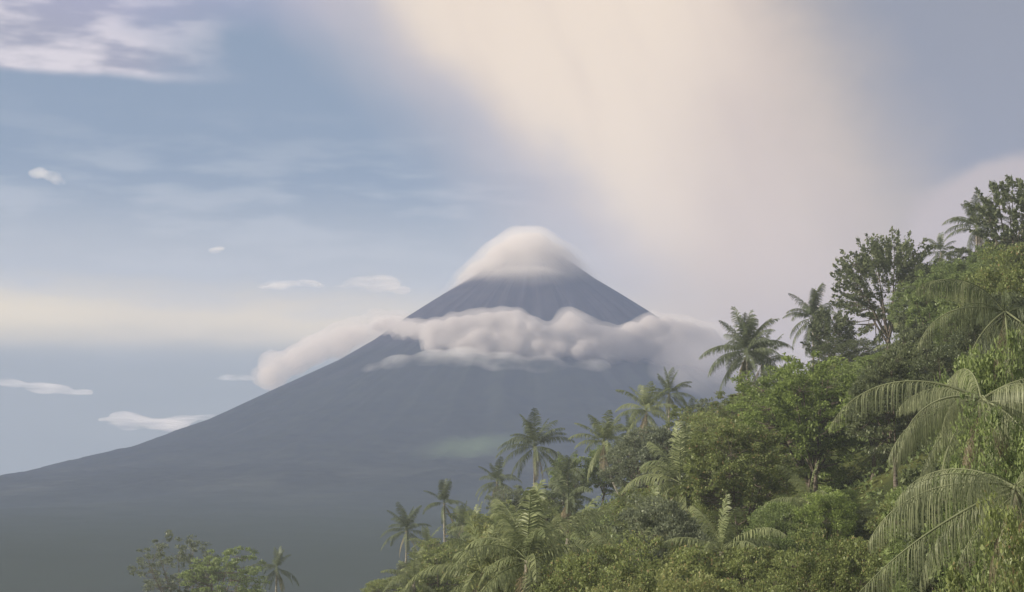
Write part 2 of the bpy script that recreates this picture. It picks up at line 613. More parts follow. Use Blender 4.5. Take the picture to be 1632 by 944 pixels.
# thin mist hanging below both
mist = [lump(px, py, VD - 1650 + abs(px - 850) ** 1.5 * .1, r, 1.6, f_) for px, py, r, f_ in
        [(570, 602, 20, .35), (600, 592, 28, .42), (640, 582, 34, .5), (690, 576, 36, .55), (740, 574, 38, .55), (800, 582, 40, .5), (870, 588, 40, .5), (940, 590, 40, .5)]]
mat_mist = volume_mat('mist', (.95, .95, .94), 1 / 330.0, .1, patchy(1 / 330, .30, .6, 2.0), .6)
cloud('mist_wisp', 'thin pale wisp of mist trailing below the cumulus bank to the left', mist, 26, [(14, 170)], 0, 'mist on the volcano slope', mat_mist)
mist = [lump(px, py, VD - 1780, r, 1.1, f_) for px, py, r, f_ in
        [(1090, 540, 36, .9), (1070, 585, 42, .8), (1120, 590, 75, .9), (1190, 600, 90, .9), (1270, 620, 90, .9), (1150, 560, 60, .9), (1230, 640, 90, .9), (1110, 625, 42, .9), (1150, 655, 60, .9), (1210, 690, 80, .9), (1300, 700, 90, .9)]]
mat_mist2 = volume_mat('grey_mist', (.70, .68, .70), 1 / 520.0, .1, patchy(1 / 420, .25, .7, 1.3), .5)
cloud('mist_bank', 'soft grey mist swallowing the right hand flank of the volcano behind the palms', mist, 34, [(30, 300)], 0, 'mist on the volcano slope', mat_mist2)
# small fair weather clouds far behind, beyond the haze
SG = 'small clouds low in the left half of the sky'
mat_far = volume_mat('far_cloud', (.99, .97, .93), 1 / 330.0, .4, patchy(1 / 200, .42, .62, 3.2, 5, .35), .5)


def small_cloud(name, label, pts, Y=21000, seed=0, mat=mat_far, disp=((30, 400),)):
    q = []
    Rr = random.Random(seed)
    for px, py, r, f_ in pts:
        for _ in range(3):
            q.append(lump(px + Rr.uniform(-.6, .6) * r, py + Rr.uniform(-.3, .3) * r * f_, Y + Rr.uniform(-200, 200), r * Rr.uniform(.7, 1.2), 1.5, f_ * Rr.uniform(.5, 1.0)))
    return cloud(name, label, q, 26, list(disp), 0, SG, mat, seed=seed)


small_cloud('small_cloud', 'pale lens shaped cloud touching the lower left ridge of the volcano',
            [(175, 668, 17, .5), (200, 670, 26, .5), (230, 672, 30, .5), (262, 676, 28, .36), (290, 669, 26, .22), (318, 665, 22, .2)], seed=1)
small_cloud('small_cloud', 'thin streaky cloud just above the ridge at the left edge', [(10, 610, 20, .3), (40, 614, 26, .35), (75, 618, 26, .3), (115, 624, 24, .15)], seed=2)
small_cloud('small_cloud', 'small grey bellied cloud streak left of the volcano summit', [(430, 458, 16, .35), (455, 454, 22, .4), (485, 452, 24, .3), (505, 454, 12, .3)], seed=3)
small_cloud('small_cloud', 'feathery white cloud streak between the grey streak and the left side of the cone',
            [(545, 458, 18, .25), (580, 450, 26, .3), (615, 452, 26, .35), (645, 462, 20, .35)], seed=4,
            mat=volume_mat('feather_cloud', (.99, .96, .92), 1 / 480.0, .4, patchy(1 / 220, .40, .64, 3.0, 5, .35), .5))
small_cloud('small_cloud', 'tiny bright puff high above the left ridge', [(340, 399, 9, .4), (352, 397, 8, .5)], seed=5)
small_cloud('small_cloud', 'soft white puff high near the left edge', [(62, 276, 15, .7), (78, 282, 17, .7), (92, 290, 11, .6)], seed=6,
            mat=volume_mat('puff_cloud', (.98, .98, .97), 1 / 380.0, .4, patchy(1 / 300, .34, .62), .5))
small_cloud('small_cloud', 'faint flat cloud streak over the left shoulder of the volcano', [(355, 604, 14, .25), (375, 602, 20, .25), (398, 604, 14, .25)], seed=7,
            mat=volume_mat('faint_cloud', (.98, .98, .97), 1 / 600.0, .4, patchy(1 / 300, .34, .62, 2), .5))


# ------------------------------------------------------------------ foliage materials
def leaf_mat(name, lo, hi, trans=.35, spread=.5, dry=None):
    m, t_ = material(name)
    g = t_.nodes.new('ShaderNodeNewGeometry')
    oi = t_.nodes.new('ShaderNodeObjectInfo')
    isl = E_(g.outputs['Random Per Island'])
    clump = noise(g.outputs['Position'], 0.45, 3, .6)
    c = mixc(lo, hi, sstep(clump * .9 + isl * spread + E_(oi.outputs['Random']) * .25 - .35, .1, .9))
    if dry:
        c = mixc(c, dry, sstep(isl, .93, .97) * .8)
    d = t_.nodes.new('ShaderNodeBsdfDiffuse')
    tr = t_.nodes.new('ShaderNodeBsdfTranslucent')
    gl = t_.nodes.new('ShaderNodeBsdfGlossy')
    gl.inputs['Roughness'].default_value = .45
    gl.inputs['Color'].default_value = (.8, .85, .8, 1)
    t_.links.new(c, d.inputs['Color'])
    t_.links.new(c, tr.inputs['Color'])
    mx = t_.nodes.new('ShaderNodeMixShader')
    mx.inputs[0].default_value = trans
    t_.links.new(d.outputs[0], mx.inputs[1])
    t_.links.new(tr.outputs[0], mx.inputs[2])
    m2 = t_.nodes.new('ShaderNodeMixShader')
    m2.inputs[0].default_value = .02
    t_.links.new(mx.outputs[0], m2.inputs[1])
    t_.links.new(gl.outputs[0], m2.inputs[2])
    o = t_.nodes.new('ShaderNodeOutputMaterial')
    t_.links.new(m2.outputs[0], o.inputs['Surface'])
    return m


def bark_mat(name, lo, hi):
    m, t_ = material(name)
    g = t_.nodes.new('ShaderNodeNewGeometry')
    mp = t_.nodes.new('ShaderNodeMapping')
    mp.inputs['Scale'].default_value = (3, 3, 6)
    t_.links.new(g.outputs['Position'], mp.inputs['Vector'])
    c = mixc(lo, hi, sstep(noise(mp.outputs[0], 1.2, 4, .6), .35, .65))
    b = t_.nodes.new('ShaderNodeBsdfDiffuse')
    t_.links.new(c, b.inputs['Color'])
    o = t_.nodes.new('ShaderNodeOutputMaterial')
    t_.links.new(b.outputs[0], o.inputs['Surface'])
    return m


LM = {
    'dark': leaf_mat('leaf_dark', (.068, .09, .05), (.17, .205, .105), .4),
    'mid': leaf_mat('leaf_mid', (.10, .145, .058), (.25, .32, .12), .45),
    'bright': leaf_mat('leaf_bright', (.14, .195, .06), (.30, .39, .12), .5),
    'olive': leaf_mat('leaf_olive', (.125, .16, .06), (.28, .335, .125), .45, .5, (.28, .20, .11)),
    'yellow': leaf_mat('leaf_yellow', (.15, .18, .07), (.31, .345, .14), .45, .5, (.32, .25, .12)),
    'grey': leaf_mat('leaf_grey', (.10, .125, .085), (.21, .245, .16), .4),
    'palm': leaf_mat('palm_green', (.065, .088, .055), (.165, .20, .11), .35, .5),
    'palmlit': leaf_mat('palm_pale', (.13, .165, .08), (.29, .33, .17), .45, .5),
    'palmnear': leaf_mat('palm_near', (.12, .15, .08), (.30, .335, .20), .4, .7),
    'palmdry': leaf_mat('palm_dry', (.17, .145, .09), (.30, .26, .17), .35, .5),
}
BARK = bark_mat('bark_brown', (.07, .06, .05), (.16, .14, .12))
BARKP = bark_mat('palm_bark', (.15, .14, .12), (.30, .28, .24))
BARKN = bark_mat('near_palm_bark', (.07, .075, .055), (.15, .15, .11))


# ------------------------------------------------------------------ tubes and leaves
def tube(path, radii, sides=6):
    path = np.asarray(path, float)
    n = len(path)
    tan = np.gradient(path, axis=0)
    tan /= np.linalg.norm(tan, axis=1)[:, None] + 1e-9
    ref = np.where(np.abs(tan[:, 2:3]) > .9, [[1., 0, 0]], [[0, 0, 1.]])
    u = np.cross(tan, ref)
    u /= np.linalg.norm(u, axis=1)[:, None] + 1e-9
    v = np.cross(tan, u)
    a = np.linspace(0, 2 * np.pi, sides, endpoint=False)
    ring = (u[:, None] * np.cos(a)[None, :, None] + v[:, None] * np.sin(a)[None, :, None]) * np.asarray(radii)[:, None, None]
    V = (path[:, None] + ring).reshape(-1, 3)
    i = (np.arange(n - 1)[:, None] * sides + np.arange(sides)[None])
    j = (np.arange(n - 1)[:, None] * sides + (np.arange(sides)[None] + 1) % sides)
    Fq = np.stack([i, j, j + sides, i + sides], -1).reshape(-1, 4)
    return V, Fq


class Acc:
    def __init__(self):
        self.V, self.F, self.n = [], [], 0

    def add(self, V, Fq):
        self.V.append(V)
        self.F.append(Fq + self.n)
        self.n += len(V)

    def mesh(self, name, mat, smooth=False):
        return mesh(name, np.concatenate(self.V), np.concatenate(self.F), [mat], smooth)


def unit(v):
    return v / (np.linalg.norm(v, axis=-1, keepdims=True) + 1e-9)


def leaves(C, Dv, L, W, R, up=.5):
    """diamond leaves: centres C, pointing along Dv, lengths L, widths W"""
    n = len(C)
    nrm = unit(R.normal(size=(n, 3)) * (1 - up) + np.array([0, 0, up * 1.6]))
    side = unit(np.cross(Dv, nrm))
    L = L[:, None]
    W = W[:, None]
    nn = np.cross(side, Dv)
    a = C - Dv * L * .5
    b = C + side * W * .5 + nn * W * .12
    c = C + Dv * L * .5 - np.array([0, 0, 1.]) * L * .08
    d = C - side * W * .5 + nn * W * .12
    V = np.stack([a, b, c, d], 1).reshape(-1, 3)
    Fq = np.arange(4 * n).reshape(-1, 4)
    return V, Fq


def make_tree(seed, H, crown_r, crown_h, nclump, nleaf, leaf, mat, trunk_r=.22, clump_r=.75, fill=.55, lobes=5, bole=.35,
              tuft=0.0, flatten=.55, mesh_bark=None, lean=0.0, nlimb=6):
    """returns (trunk mesh, crown mesh); crown centre sits at H - crown_h/2"""
    R = np.random.default_rng(seed)
    cz = H - crown_h / 2
    base_h = max(H - crown_h * 1.05, H * bole * .6)
    top = np.array([lean, 0, base_h])
    # lobed crown envelope
    ld = unit(R.normal(size=(lobes, 3)) + [0, 0, .3])
    la = R.uniform(.12, .38, lobes)

    def env(d):
        k = np.clip((d @ ld.T), 0, 1) ** 4
        return .78 + (k * la).sum(1)
    dirs = unit(R.normal(size=(nclump, 3)) * [1, 1, .9] + [0, 0, .25])
    rad = R.uniform(fill, 1, nclump) ** .6
    e = env(dirs) * rad
    tips = dirs * e[:, None] * [crown_r, crown_r, crown_h / 2] + [lean, 0, cz]
    wood = Acc()
    z = np.linspace(0, 1, 8)
    wob = R.normal(size=2) * .03 * H
    tp = np.stack([lean * z ** 1.5 + wob[0] * np.sin(z * 3.1), wob[1] * np.sin(z * 2.7), z * base_h], 1)
    wood.add(*tube(tp, trunk_r * (1.25 - .55 * z) * (1 + .5 * np.exp(-z * 14)), 8))
    nodes = [tp[-1]]
    noder = [trunk_r * .7]
    # limbs
    for i in range(nlimb):
        az = 2 * np.pi * (i + R.uniform(-.25, .25)) / nlimb
        el = R.uniform(.25, 1.25)
        d = np.array([math.cos(az) * math.cos(el), math.sin(az) * math.cos(el), math.sin(el)])
        end = np.array([lean, 0, cz]) + d * [crown_r, crown_r, crown_h / 2] * env(d[None])[0] * .72
        s0 = tp[R.integers(5, 8)]
        t = np.linspace(0, 1, 7)[:, None]
        mid = (s0 + end) / 2 + [0, 0, -.08 * crown_h] + R.normal(size=3) * .05 * crown_r
        p = (1 - t) ** 2 * s0 + 2 * t * (1 - t) * mid + t * t * end
        rr = trunk_r * .55 * (1 - .78 * t[:, 0])
        wood.add(*tube(p, rr, 6))
        for k in range(2, 7):
            nodes.append(p[k])
            noder.append(rr[k])
    nodes = np.array(nodes)
    noder = np.array(noder)
    extra = []
    for k in range(nclump):
        dd = np.linalg.norm((nodes - tips[k]) * [1, 1, 1.2], axis=1) + np.where(nodes[:, 2] > tips[k][2], .6, 0)
        j = int(np.argmin(dd))
        t = np.linspace(0, 1, 5)[:, None]
        mid = (nodes[j] + tips[k]) / 2 + R.normal(size=3) * .06 * np.linalg.norm(nodes[j] - tips[k]) + [0, 0, -.05 * crown_r]
        p = (1 - t) ** 2 * nodes[j] + 2 * t * (1 - t) * mid + t * t * tips[k]
        r0 = min(noder[j] * .6, .05 + .012 * np.linalg.norm(nodes[j] - tips[k]))
        wood.add(*tube(p, r0 * (1 - .75 * t[:, 0]), 4))
    # leaf clumps
    n = nclump * nleaf
    ci = np.repeat(np.arange(nclump), nleaf)
    cs = R.uniform(.6, 1.25, nclump)[ci]
    off = unit(R.normal(size=(n, 3))) * (R.uniform(0, 1, n) ** .5)[:, None] * clump_r * cs[:, None] * [1, 1, flatten]
    outward = unit(tips - np.array([lean, 0, cz - crown_h * .25]))[ci]
    if tuft:
        s = R.uniform(-1, .9, n)[:, None]
        off = off * (1 - .55 * np.clip(s, 0, 1)) * .8 + outward * s * tuft
    C = tips[ci] + off
    Dv = unit(outward * .7 + off / clump_r * .5 + R.normal(size=(n, 3)) * .55 + [0, 0, -.1])
    L = leaf * R.uniform(.7, 1.35, n)
    V, Fq = leaves(C, Dv, L, L * R.uniform(.42, .6, n), R)
    return wood.mesh('trunk', mesh_bark or BARK, True), mesh('crown', V, Fq, [mat])


def put_tree(meshes, px, py_top, Y, H, label, group=None, name='broadleaf_tree', kind='tree', rot=None, sc=1.0, wide=1.0):
    p = P(px, py_top, Y)
    gz = float(ground_z(p.x, Y)) - .3
    wide = wide * sc
    sc = (p.z - gz) / H
    wide = wide / sc * min(max(sc, .85), 1.25)
    root = thing(name, (p.x, Y, gz), label, kind, group)
    root.rotation_euler.z = random.uniform(0, 6.28) if rot is None else rot
    root.scale = (sc * wide, sc * wide, sc)
    obj('trunk', meshes[0], root)
    obj('crown', meshes[1], root)
    return root


# ------------------------------------------------------------------ palms
def frond_mesh(seed, L, el0, bend, mat, pairs=46, leaflet=.95, width=.06, hang=.5, curl=0.0, segs=2, name='frond', rach=.035):
    """frond growing along +X from the origin, start elevation el0 (rad), bending down by 'bend' over its length"""
    R = np.random.default_rng(seed)
    n = 22
    t = np.linspace(0, 1, n)
    el = el0 - bend * (t ** 1.35)
    yaw = curl * t ** 1.5
    ds = L / (n - 1)
    d = np.stack([np.cos(el) * np.cos(yaw), np.cos(el) * np.sin(yaw), np.sin(el)], 1)
    p = np.vstack([[0, 0, 0], np.cumsum(d[:-1] * ds, 0)])
    acc = Acc()
    acc.add(*tube(p, rach * (1.15 - 1.0 * t), 4))
    s = np.concatenate([np.linspace(.16, .985, pairs)] * 2) + R.normal(size=2 * pairs) * .004
    s = np.clip(s, .1, .995)
    sd_ = np.repeat([-1, 1], pairs)
    keep = (R.random(2 * pairs) > .06) & (vnoise(s * 9 + seed, sd_ * 3.3, 0) > (-.62 if segs > 2 else -.8))
    s, sd_ = s[keep], sd_[keep]
    m = len(s)
    base = np.stack([np.interp(s, t, p[:, k]) for k in range(3)], 1)
    tan = unit(np.stack([np.interp(s, t, d[:, k]) for k in range(3)], 1))
    horiz = unit(np.cross(np.array([0, 0, 1.]), tan) + 1e-6)
    length = leaflet * (np.sin(np.pi * np.clip(s * .86 + .12, 0, 1)) ** .55) * R.uniform(.85, 1.1, m)
    dirn = unit(horiz * sd_[:, None] * 1.0 + tan * (.45 + .5 * s[:, None]) + np.array([0, 0, .12]) + R.normal(size=(m, 3)) * .10)
    pts = [base]
    cur = dirn
    for k in range(segs):
        cur = unit(cur + np.array([0, 0, -1.]) * (hang * (.5 + 1.2 * k)) * R.uniform(.7, 1.3, (m, 1)))
        pts.append(pts[-1] + cur * (length / segs)[:, None])
    ws = [width * .7] + [width * (1 - .35 * k / segs) for k in range(1, segs)] + [width * .12]
    # leaflet blades face partly up
    Vs = []
    for k in range(segs + 1):
        w = unit(tan + R.normal(size=(m, 3)) * .04) * ws[k] * .5
        Vs += [pts[k] - w, pts[k] + w]
    V = np.stack(Vs, 1).reshape(-1, 3)
    b = (np.arange(m) * 2 * (segs + 1))[:, None]
    Fq = np.concatenate([b + [2 * k, 2 * k + 1, 2 * k + 3, 2 * k + 2] for k in range(segs)])
    acc.add(V, Fq)
    return acc.mesh(name, mat)


def frond_set(seed, L, mat, dry, hm=1.0, **kw):
    out_ = []
    for i, (el, be) in enumerate([(1.42, .45), (1.2, .8), (1.0, 1.15), (.75, 1.4), (.5, 1.55), (.2, 1.5), (-.15, 1.25), (-.55, .9)]):
        out_.append(frond_mesh(seed + i, L * (.82 + .05 * i if i < 4 else 1.0), el, be, mat, curl=[.2, -.25][i % 2], hang=(.4 + .14 * i) * hm, **kw))
    out_.append(frond_mesh(seed + 20, L * .85, -.95, .55, dry, curl=.1, hang=1.2, **kw))
    return out_


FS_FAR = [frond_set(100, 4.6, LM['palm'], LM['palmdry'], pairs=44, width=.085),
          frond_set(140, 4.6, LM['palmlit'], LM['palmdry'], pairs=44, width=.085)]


def palm_trunk(seed, H, lx, ly, r=.17):
    R = np.random.default_rng(seed)
    z = np.linspace(0, 1, 14)
    p = np.stack([-lx * (1 - z) ** 1.7, -ly * (1 - z) ** 1.7, -H * (1 - z)], 1)
    rr = r * (1 + .55 * np.exp(-z * 12)) * (1.08 - .3 * z) * (1 + .05 * R.normal(size=14))
    V, Fq = tube(p, rr, 8)
    V = V + [lx, ly, H]
    a = Acc()
    a.add(V, Fq)
    return a.mesh('trunk', BARKP, True)


def palm(px, py, Y, H, label, size=1.0, nf=24, lx=0.0, ly=0.0, fs=0, seed=0, young=1.0, drys=2, group='coconut palms rising out of the hillside', yaw=0.0, lo=0):
    """crown heart at photo pixel (px, py) at distance Y; foot H metres lower"""
    R = random.Random(seed * 31 + 5)
    c = P(px, py, Y)
    H = c.z - float(ground_z(c.x - lx, Y - ly)) + .3
    size *= 1.3
    root = thing('coconut_palm', (c.x - lx, c.y - ly, c.z - H), label, 'palm tree', group)
    obj('trunk', palm_trunk(seed, H, lx, ly, .17), root)
    S = FS_FAR[fs] if isinstance(fs, int) else fs
    if not isinstance(fs, int):
        root.children[0].data.materials[0] = BARKN
    wind, gust = R.uniform(0, 6.28), R.uniform(.05, .4)
    for i in range(nf):
        k = i / (nf - 1)
        cls = max(lo, min(7, int(k ** young * 8 + R.uniform(-.8, .8))))
        az_ = i * 2.39996 + R.uniform(-.35, .35) + yaw
        if R.random() < .08:
            continue
        o = obj('frond', S[cls], root)
        o.location = (lx, ly, H + .1 - .25 * k)
        o.rotation_euler = (R.uniform(-.15, .15), R.uniform(-.14, .14) + gust * math.cos(az_ - wind), az_)
        s = size * R.uniform(.78, 1.1)
        o.scale = (s, s, s)
    for i in range(drys):
        o = obj('frond', S[8], root, label='dry brown frond hanging against the trunk')
        o.location = (lx, ly, H - .2)
        o.rotation_euler = (0, R.uniform(-.1, .2), R.uniform(0, 6.28))
        o.scale = (size * .9,) * 3
    return root


palm(1190, 562, 205, 14, 'tall coconut palm silhouetted against the cloud, left of the sparse dark tree', 1.1, 38, -.6, 0, 0, 1)
palm(1214, 580, 212, 12.5, 'shorter coconut palm just behind and right of the tall silhouetted palm', .9, 28, .5, 0, 0, 2)
palm(1296, 508, 215, 13.5, 'ragged dark coconut palm at the left foot of the big sparse tree', 1.0, 30, .4, 0, 0, 3)
palm(1500, 402, 222, 11, 'small dark palm peeping over the ridge between the two tall broadleaf trees', .62, 16, 0, 0, 0, 4)
palm(1556, 362, 205, 12, 'dark palm on the ridge just left of the topmost broadleaf tree', .85, 22, .3, 0, 0, 5)
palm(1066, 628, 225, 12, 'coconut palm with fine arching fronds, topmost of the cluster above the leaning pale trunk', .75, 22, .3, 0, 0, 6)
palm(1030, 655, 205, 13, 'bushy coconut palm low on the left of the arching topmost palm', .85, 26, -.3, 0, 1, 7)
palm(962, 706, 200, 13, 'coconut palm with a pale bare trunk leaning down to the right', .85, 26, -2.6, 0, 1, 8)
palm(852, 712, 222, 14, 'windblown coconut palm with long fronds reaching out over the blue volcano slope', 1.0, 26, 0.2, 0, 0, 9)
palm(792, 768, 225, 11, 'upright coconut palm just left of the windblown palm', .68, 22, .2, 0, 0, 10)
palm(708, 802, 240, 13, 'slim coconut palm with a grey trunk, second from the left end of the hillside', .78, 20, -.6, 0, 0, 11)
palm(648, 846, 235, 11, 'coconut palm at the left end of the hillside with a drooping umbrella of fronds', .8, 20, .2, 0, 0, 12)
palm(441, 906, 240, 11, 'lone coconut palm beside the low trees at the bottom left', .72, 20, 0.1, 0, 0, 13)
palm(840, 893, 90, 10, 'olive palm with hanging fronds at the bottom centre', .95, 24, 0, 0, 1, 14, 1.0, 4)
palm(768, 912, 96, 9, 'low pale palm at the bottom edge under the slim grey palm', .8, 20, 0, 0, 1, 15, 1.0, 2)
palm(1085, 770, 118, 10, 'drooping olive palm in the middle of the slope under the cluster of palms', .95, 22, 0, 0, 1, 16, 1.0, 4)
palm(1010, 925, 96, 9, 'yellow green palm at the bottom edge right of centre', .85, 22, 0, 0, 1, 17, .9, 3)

SLG = 'slender palms standing among the hillside trees'
palm(738, 838, 205, 10, 'thin palm between the slim grey palm and the upright palm', .6, 18, -.4, 0, 0, 51, .8, 2, SLG)
palm(905, 752, 212, 11, 'thin dark palm right of the windblown palm on the ridge', .62, 18, .5, 0, 0, 52, .8, 2, SLG)
palm(1002, 690, 214, 11, 'thin palm between the leaning pale palm and the bushy palm', .62, 18, -.5, 0, 0, 53, .8, 2, SLG)
palm(1098, 668, 216, 11, 'thin palm just right of the arching topmost palm', .6, 18, .3, 0, 0, 54, .8, 2, SLG)
palm(680, 868, 215, 9, 'thin short palm between the two leftmost hillside palms', .55, 16, .2, 0, 1, 55, .8, 2, SLG)
palm(905, 795, 150, 10, 'slender palm in the hollow below the windblown palm, crown half buried in leaves', .72, 20, .4, 0, 0, 31, .8, 3, SLG)
palm(1122, 700, 190, 10, 'slender palm under the thin grey tree on the ridge', .75, 20, -.3, 0, 0, 32, .8, 2, SLG)
palm(760, 850, 190, 9, 'short slender palm between the upright palm and the bottom edge', .7, 18, .3, 0, 1, 33, 1.0, 3, SLG)
palm(905, 858, 112, 9, 'ragged slender palm above and right of the bottom centre olive palm', .7, 20, .5, 0, 1, 34, .7, 4, SLG)
palm(1045, 850, 108, 9, 'pale slender palm left of the dark bushes at the foot of the slope', .75, 22, -.5, 0, 1, 35, .8, 4, SLG)
palm(1450, 560, 170, 10, 'slender palm in front of the foot of the tall sparse tree', .85, 22, .2, 0, 1, 36, .6, 5, SLG)
palm(1500, 480, 175, 10, 'dark slender palm half hidden on the upper slope right of the tall sparse tree', .85, 22, .2, 0, 0, 37, .6, 5, SLG)
palm(1180, 690, 160, 9, 'drooping slender palm at the left edge of the big bright tree', .75, 22, -.3, 0, 1, 38, .7, 4, SLG)
palm(745, 895, 165, 8, 'small slender palm right of the slim grey palm near the bottom edge', .7, 18, .2, 0, 0, 39, .8, 2, SLG)
palm(1150, 880, 82, 9, 'feathery slender palm above the middle of the dark foliage at the bottom', .62, 20, .3, 0, 1, 40, .7, 3, SLG)
palm(1290, 800, 98, 9, 'slender palm standing among the bushes below the big bright tree', .6, 20, -.3, 0, 1, 41, .7, 3, SLG)
palm(660, 925, 150, 9, 'small feathery palm at the foot of the leftmost hillside palm', .6, 18, .2, 0, 1, 42, .8, 2, SLG)

# near palms at the right edge: long fronds with curtains of hanging leaflets
FN = [frond_set(200, 5.0, LM['palmnear'], LM['palmdry'], hm=2.3, pairs=74, width=.027, leaflet=1.2, segs=4, rach=.03),
      frond_set(240, 5.0, LM['palm'], LM['palmdry'], hm=2.3, pairs=74, width=.027, leaflet=1.2, segs=4, rach=.03)]
NG = 'near palms at the right edge'
pa = palm(1564, 640, 58, 14, 'large near palm whose long frond arches left over the trees, at mid height', .62, 16, 0, 0, FN[0], 21, .55, 5, NG, 2.9, 4)
pb = palm(1618, 780, 45, 12, 'nearest palm, in the lower right corner, its frond sweeping down to the left', .60, 15, 0, 0, FN[0], 22, .5, 5, NG, 3.6, 4)
pc = palm(1602, 500, 68, 17, 'tall near palm against the right edge with a curtain of hanging leaflets', .62, 18, 0, 0, FN[1], 23, .45, 3, NG, 1.0, 3)
for root, el, be, Lr, az, cu, hg in ((pa, .42, 1.55, 6.2, 180, .1, 1.1), (pa, .1, 1.5, 4.6, 205, 0, 1.6), (pa, -.1, 1.2, 4.2, 168, .1, 1.7),
                                     (pb, -.42, .45, 5.8, 183, .0, 1.3), (pb, .15, 1.3, 4.6, 160, .1, 1.6),
                                     (pa, -.5, .9, 4.4, 222, 0, 2.2), (pa, -.6, .8, 4.6, 262, 0, 2.2), (pa, -.4, 1.0, 4.2, 298, 0, 2.2), (pc, -.5, .9, 4.6, 215, 0, 2.4),
                                     (pc, -.6, .8, 5.0, 255, 0, 2.4), (pc, -.5, .9, 4.6, 290, 0, 2.4), (pb, -.5, .9, 4.4, 245, 0, 2.0), (pb, -.6, .9, 4.4, 275, 0, 2.0),
                                     (pc, .2, 1.5, 4.8, 190, .1, 1.8), (pc, .9, 1.6, 4.2, 172, .1, 1.5)):
    o = obj('frond', frond_mesh(900 + az, Lr, el, be, LM['palmnear'], pairs=76, leaflet=1.25, width=.027, hang=hg, curl=cu, segs=4, rach=.045), root)
    t0 = next(c for c in root.children if c.name.startswith('frond'))
    o.location = (0, 0, t0.location.z)
    o.rotation_euler.z = math.radians(az)

# ------------------------------------------------------------------ named broadleaf trees
G = 'broadleaf trees crowded on the hillside'
T4 = make_tree(11, 15.5, 6.6, 13.5, 300, 46, .40, LM['dark'], .26, .55, .25, 7, tuft=.75, flatten=.7, nlimb=10)
put_tree(T4, 1412, 364, 196, 15.5, 'tall sparse dark tree with sky showing between its tufted branches', G, rot=.4)
T4b = make_tree(21, 10, 4.0, 7.5, 130, 40, .38, LM['dark'], .2, .55, .3, 6, tuft=.7, flatten=.7, nlimb=8)
put_tree(T4b, 1322, 486, 206, 10, 'smaller ragged dark tree filling the gap between the ragged palm and the tall sparse tree', G, rot=.9, wide=.9)
T1 = make_tree(12, 14, 4.6, 9.5, 170, 40, .40, LM['dark'], .22, .5, .25, 6, tuft=.6, flatten=.6, nlimb=8)
put_tree(T1, 1610, 278, 190, 14, 'topmost dark broadleaf tree at the upper right corner of the hillside', G, rot=1.2)
T7 = make_tree(13, 12.5, 6.2, 10.5, 330, 100, .24, LM['bright'], .3, .8, .45, 8, nlimb=8)
put_tree(T7, 1290, 594, 135, 12.5, 'big bright green round topped tree in the middle of the slope', G, rot=2.0, wide=1.05)
T14 = make_tree(14, 9, 3.2, 4.0, 80, 26, .30, LM['grey'], .14, .5, .3, 4, nlimb=6)
put_tree(T14, 1128, 634, 222, 9, 'small thin grey tree standing against the haze left of the tall silhouetted palm', G)
T15 = make_tree(15, 14, 5.2, 7.0, 190, 34, .28, LM['grey'], .19, .55, .5, 6, nlimb=11, bole=.5)
put_tree(T15, 286, 866, 235, 14, 'half bare tree with forked black limbs at the bottom left', G, wide=1.05)
T15b = make_tree(16, 12, 5.0, 6.0, 170, 60, .25, LM['mid'], .2, .6, .3, 8, flatten=.4)
put_tree(T15b, 352, 876, 228, 12, 'leafy green tree between the half bare tree and the lone palm', G)

# ------------------------------------------------------------------ the rest of the forest, each tree a thing of its own
SKY = [(520, 945), (560, 935), (600, 906), (660, 882), (700, 848), (740, 806), (770, 780), (800, 768), (850, 768), (890, 762), (905, 738), (930, 704), (960, 692),
       (1000, 660), (1050, 672), (1100, 680), (1150, 638), (1200, 614), (1250, 592), (1300, 568), (1340, 572), (1400, 545), (1450, 470), (1480, 412),
       (1520, 388), (1560, 372), (1640, 362), (1750, 330)]
SX, SY = [p[0] for p in SKY], [p[1] for p in SKY]
shapes = [  # seed, H, r, crown_h, clumps, leaves, leaf, clump_r, fill, flatten, words
    (31, 11, 4.2, 7.5, 190, 70, .30, .75, .45, .55, 'round'),
    (32, 11, 3.4, 9.0, 180, 70, .30, .70, .40, .70, 'tall bushy'),
    (33, 11, 5.0, 5.5, 180, 70, .32, .80, .45, .40, 'spreading'),
    (34, 11, 3.8, 8.0, 150, 60, .36, .60, .35, .60, 'ragged'),
    (35, 11, 4.4, 8.0, 230, 85, .22, .70, .50, .50, 'dense')]
near_shapes = [
    (41, 11, 4.0, 8.0, 330, 110, .17, .62, .45, .60, 'round'),
    (42, 11, 3.6, 8.5, 300, 110, .18, .60, .45, .80, 'tall bushy'),
    (43, 11, 4.6, 7.0, 330, 100, .20, .62, .45, .50, 'spreading')]
base = {}
for near, lst in ((0, shapes), (1, near_shapes)):
    for q in lst:
        base[(near, q[-1])] = make_tree(q[0], q[1], q[2], q[3], q[4], q[5], q[6], LM['mid'], .2, q[7], q[8], 6, flatten=q[9], nlimb=7)
tinted = {}


def variant(near, shape, tone):
    k = (near, shape, tone)
    if k not in tinted:
        t_, c_ = base[(near, shape)]
        c2 = c_.copy()
        c2.materials[0] = LM[tone]
        tinted[k] = (t_, c2)
    return tinted[k]


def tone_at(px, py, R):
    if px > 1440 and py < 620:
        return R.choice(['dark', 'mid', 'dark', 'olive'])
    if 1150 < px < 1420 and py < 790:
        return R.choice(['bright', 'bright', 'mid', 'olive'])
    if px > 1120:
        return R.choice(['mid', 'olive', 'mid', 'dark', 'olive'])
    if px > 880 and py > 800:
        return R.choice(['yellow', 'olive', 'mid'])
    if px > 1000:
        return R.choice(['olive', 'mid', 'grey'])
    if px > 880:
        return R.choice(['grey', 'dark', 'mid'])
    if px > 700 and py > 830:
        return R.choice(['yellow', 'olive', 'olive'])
    return R.choice(['mid', 'grey', 'olive'])


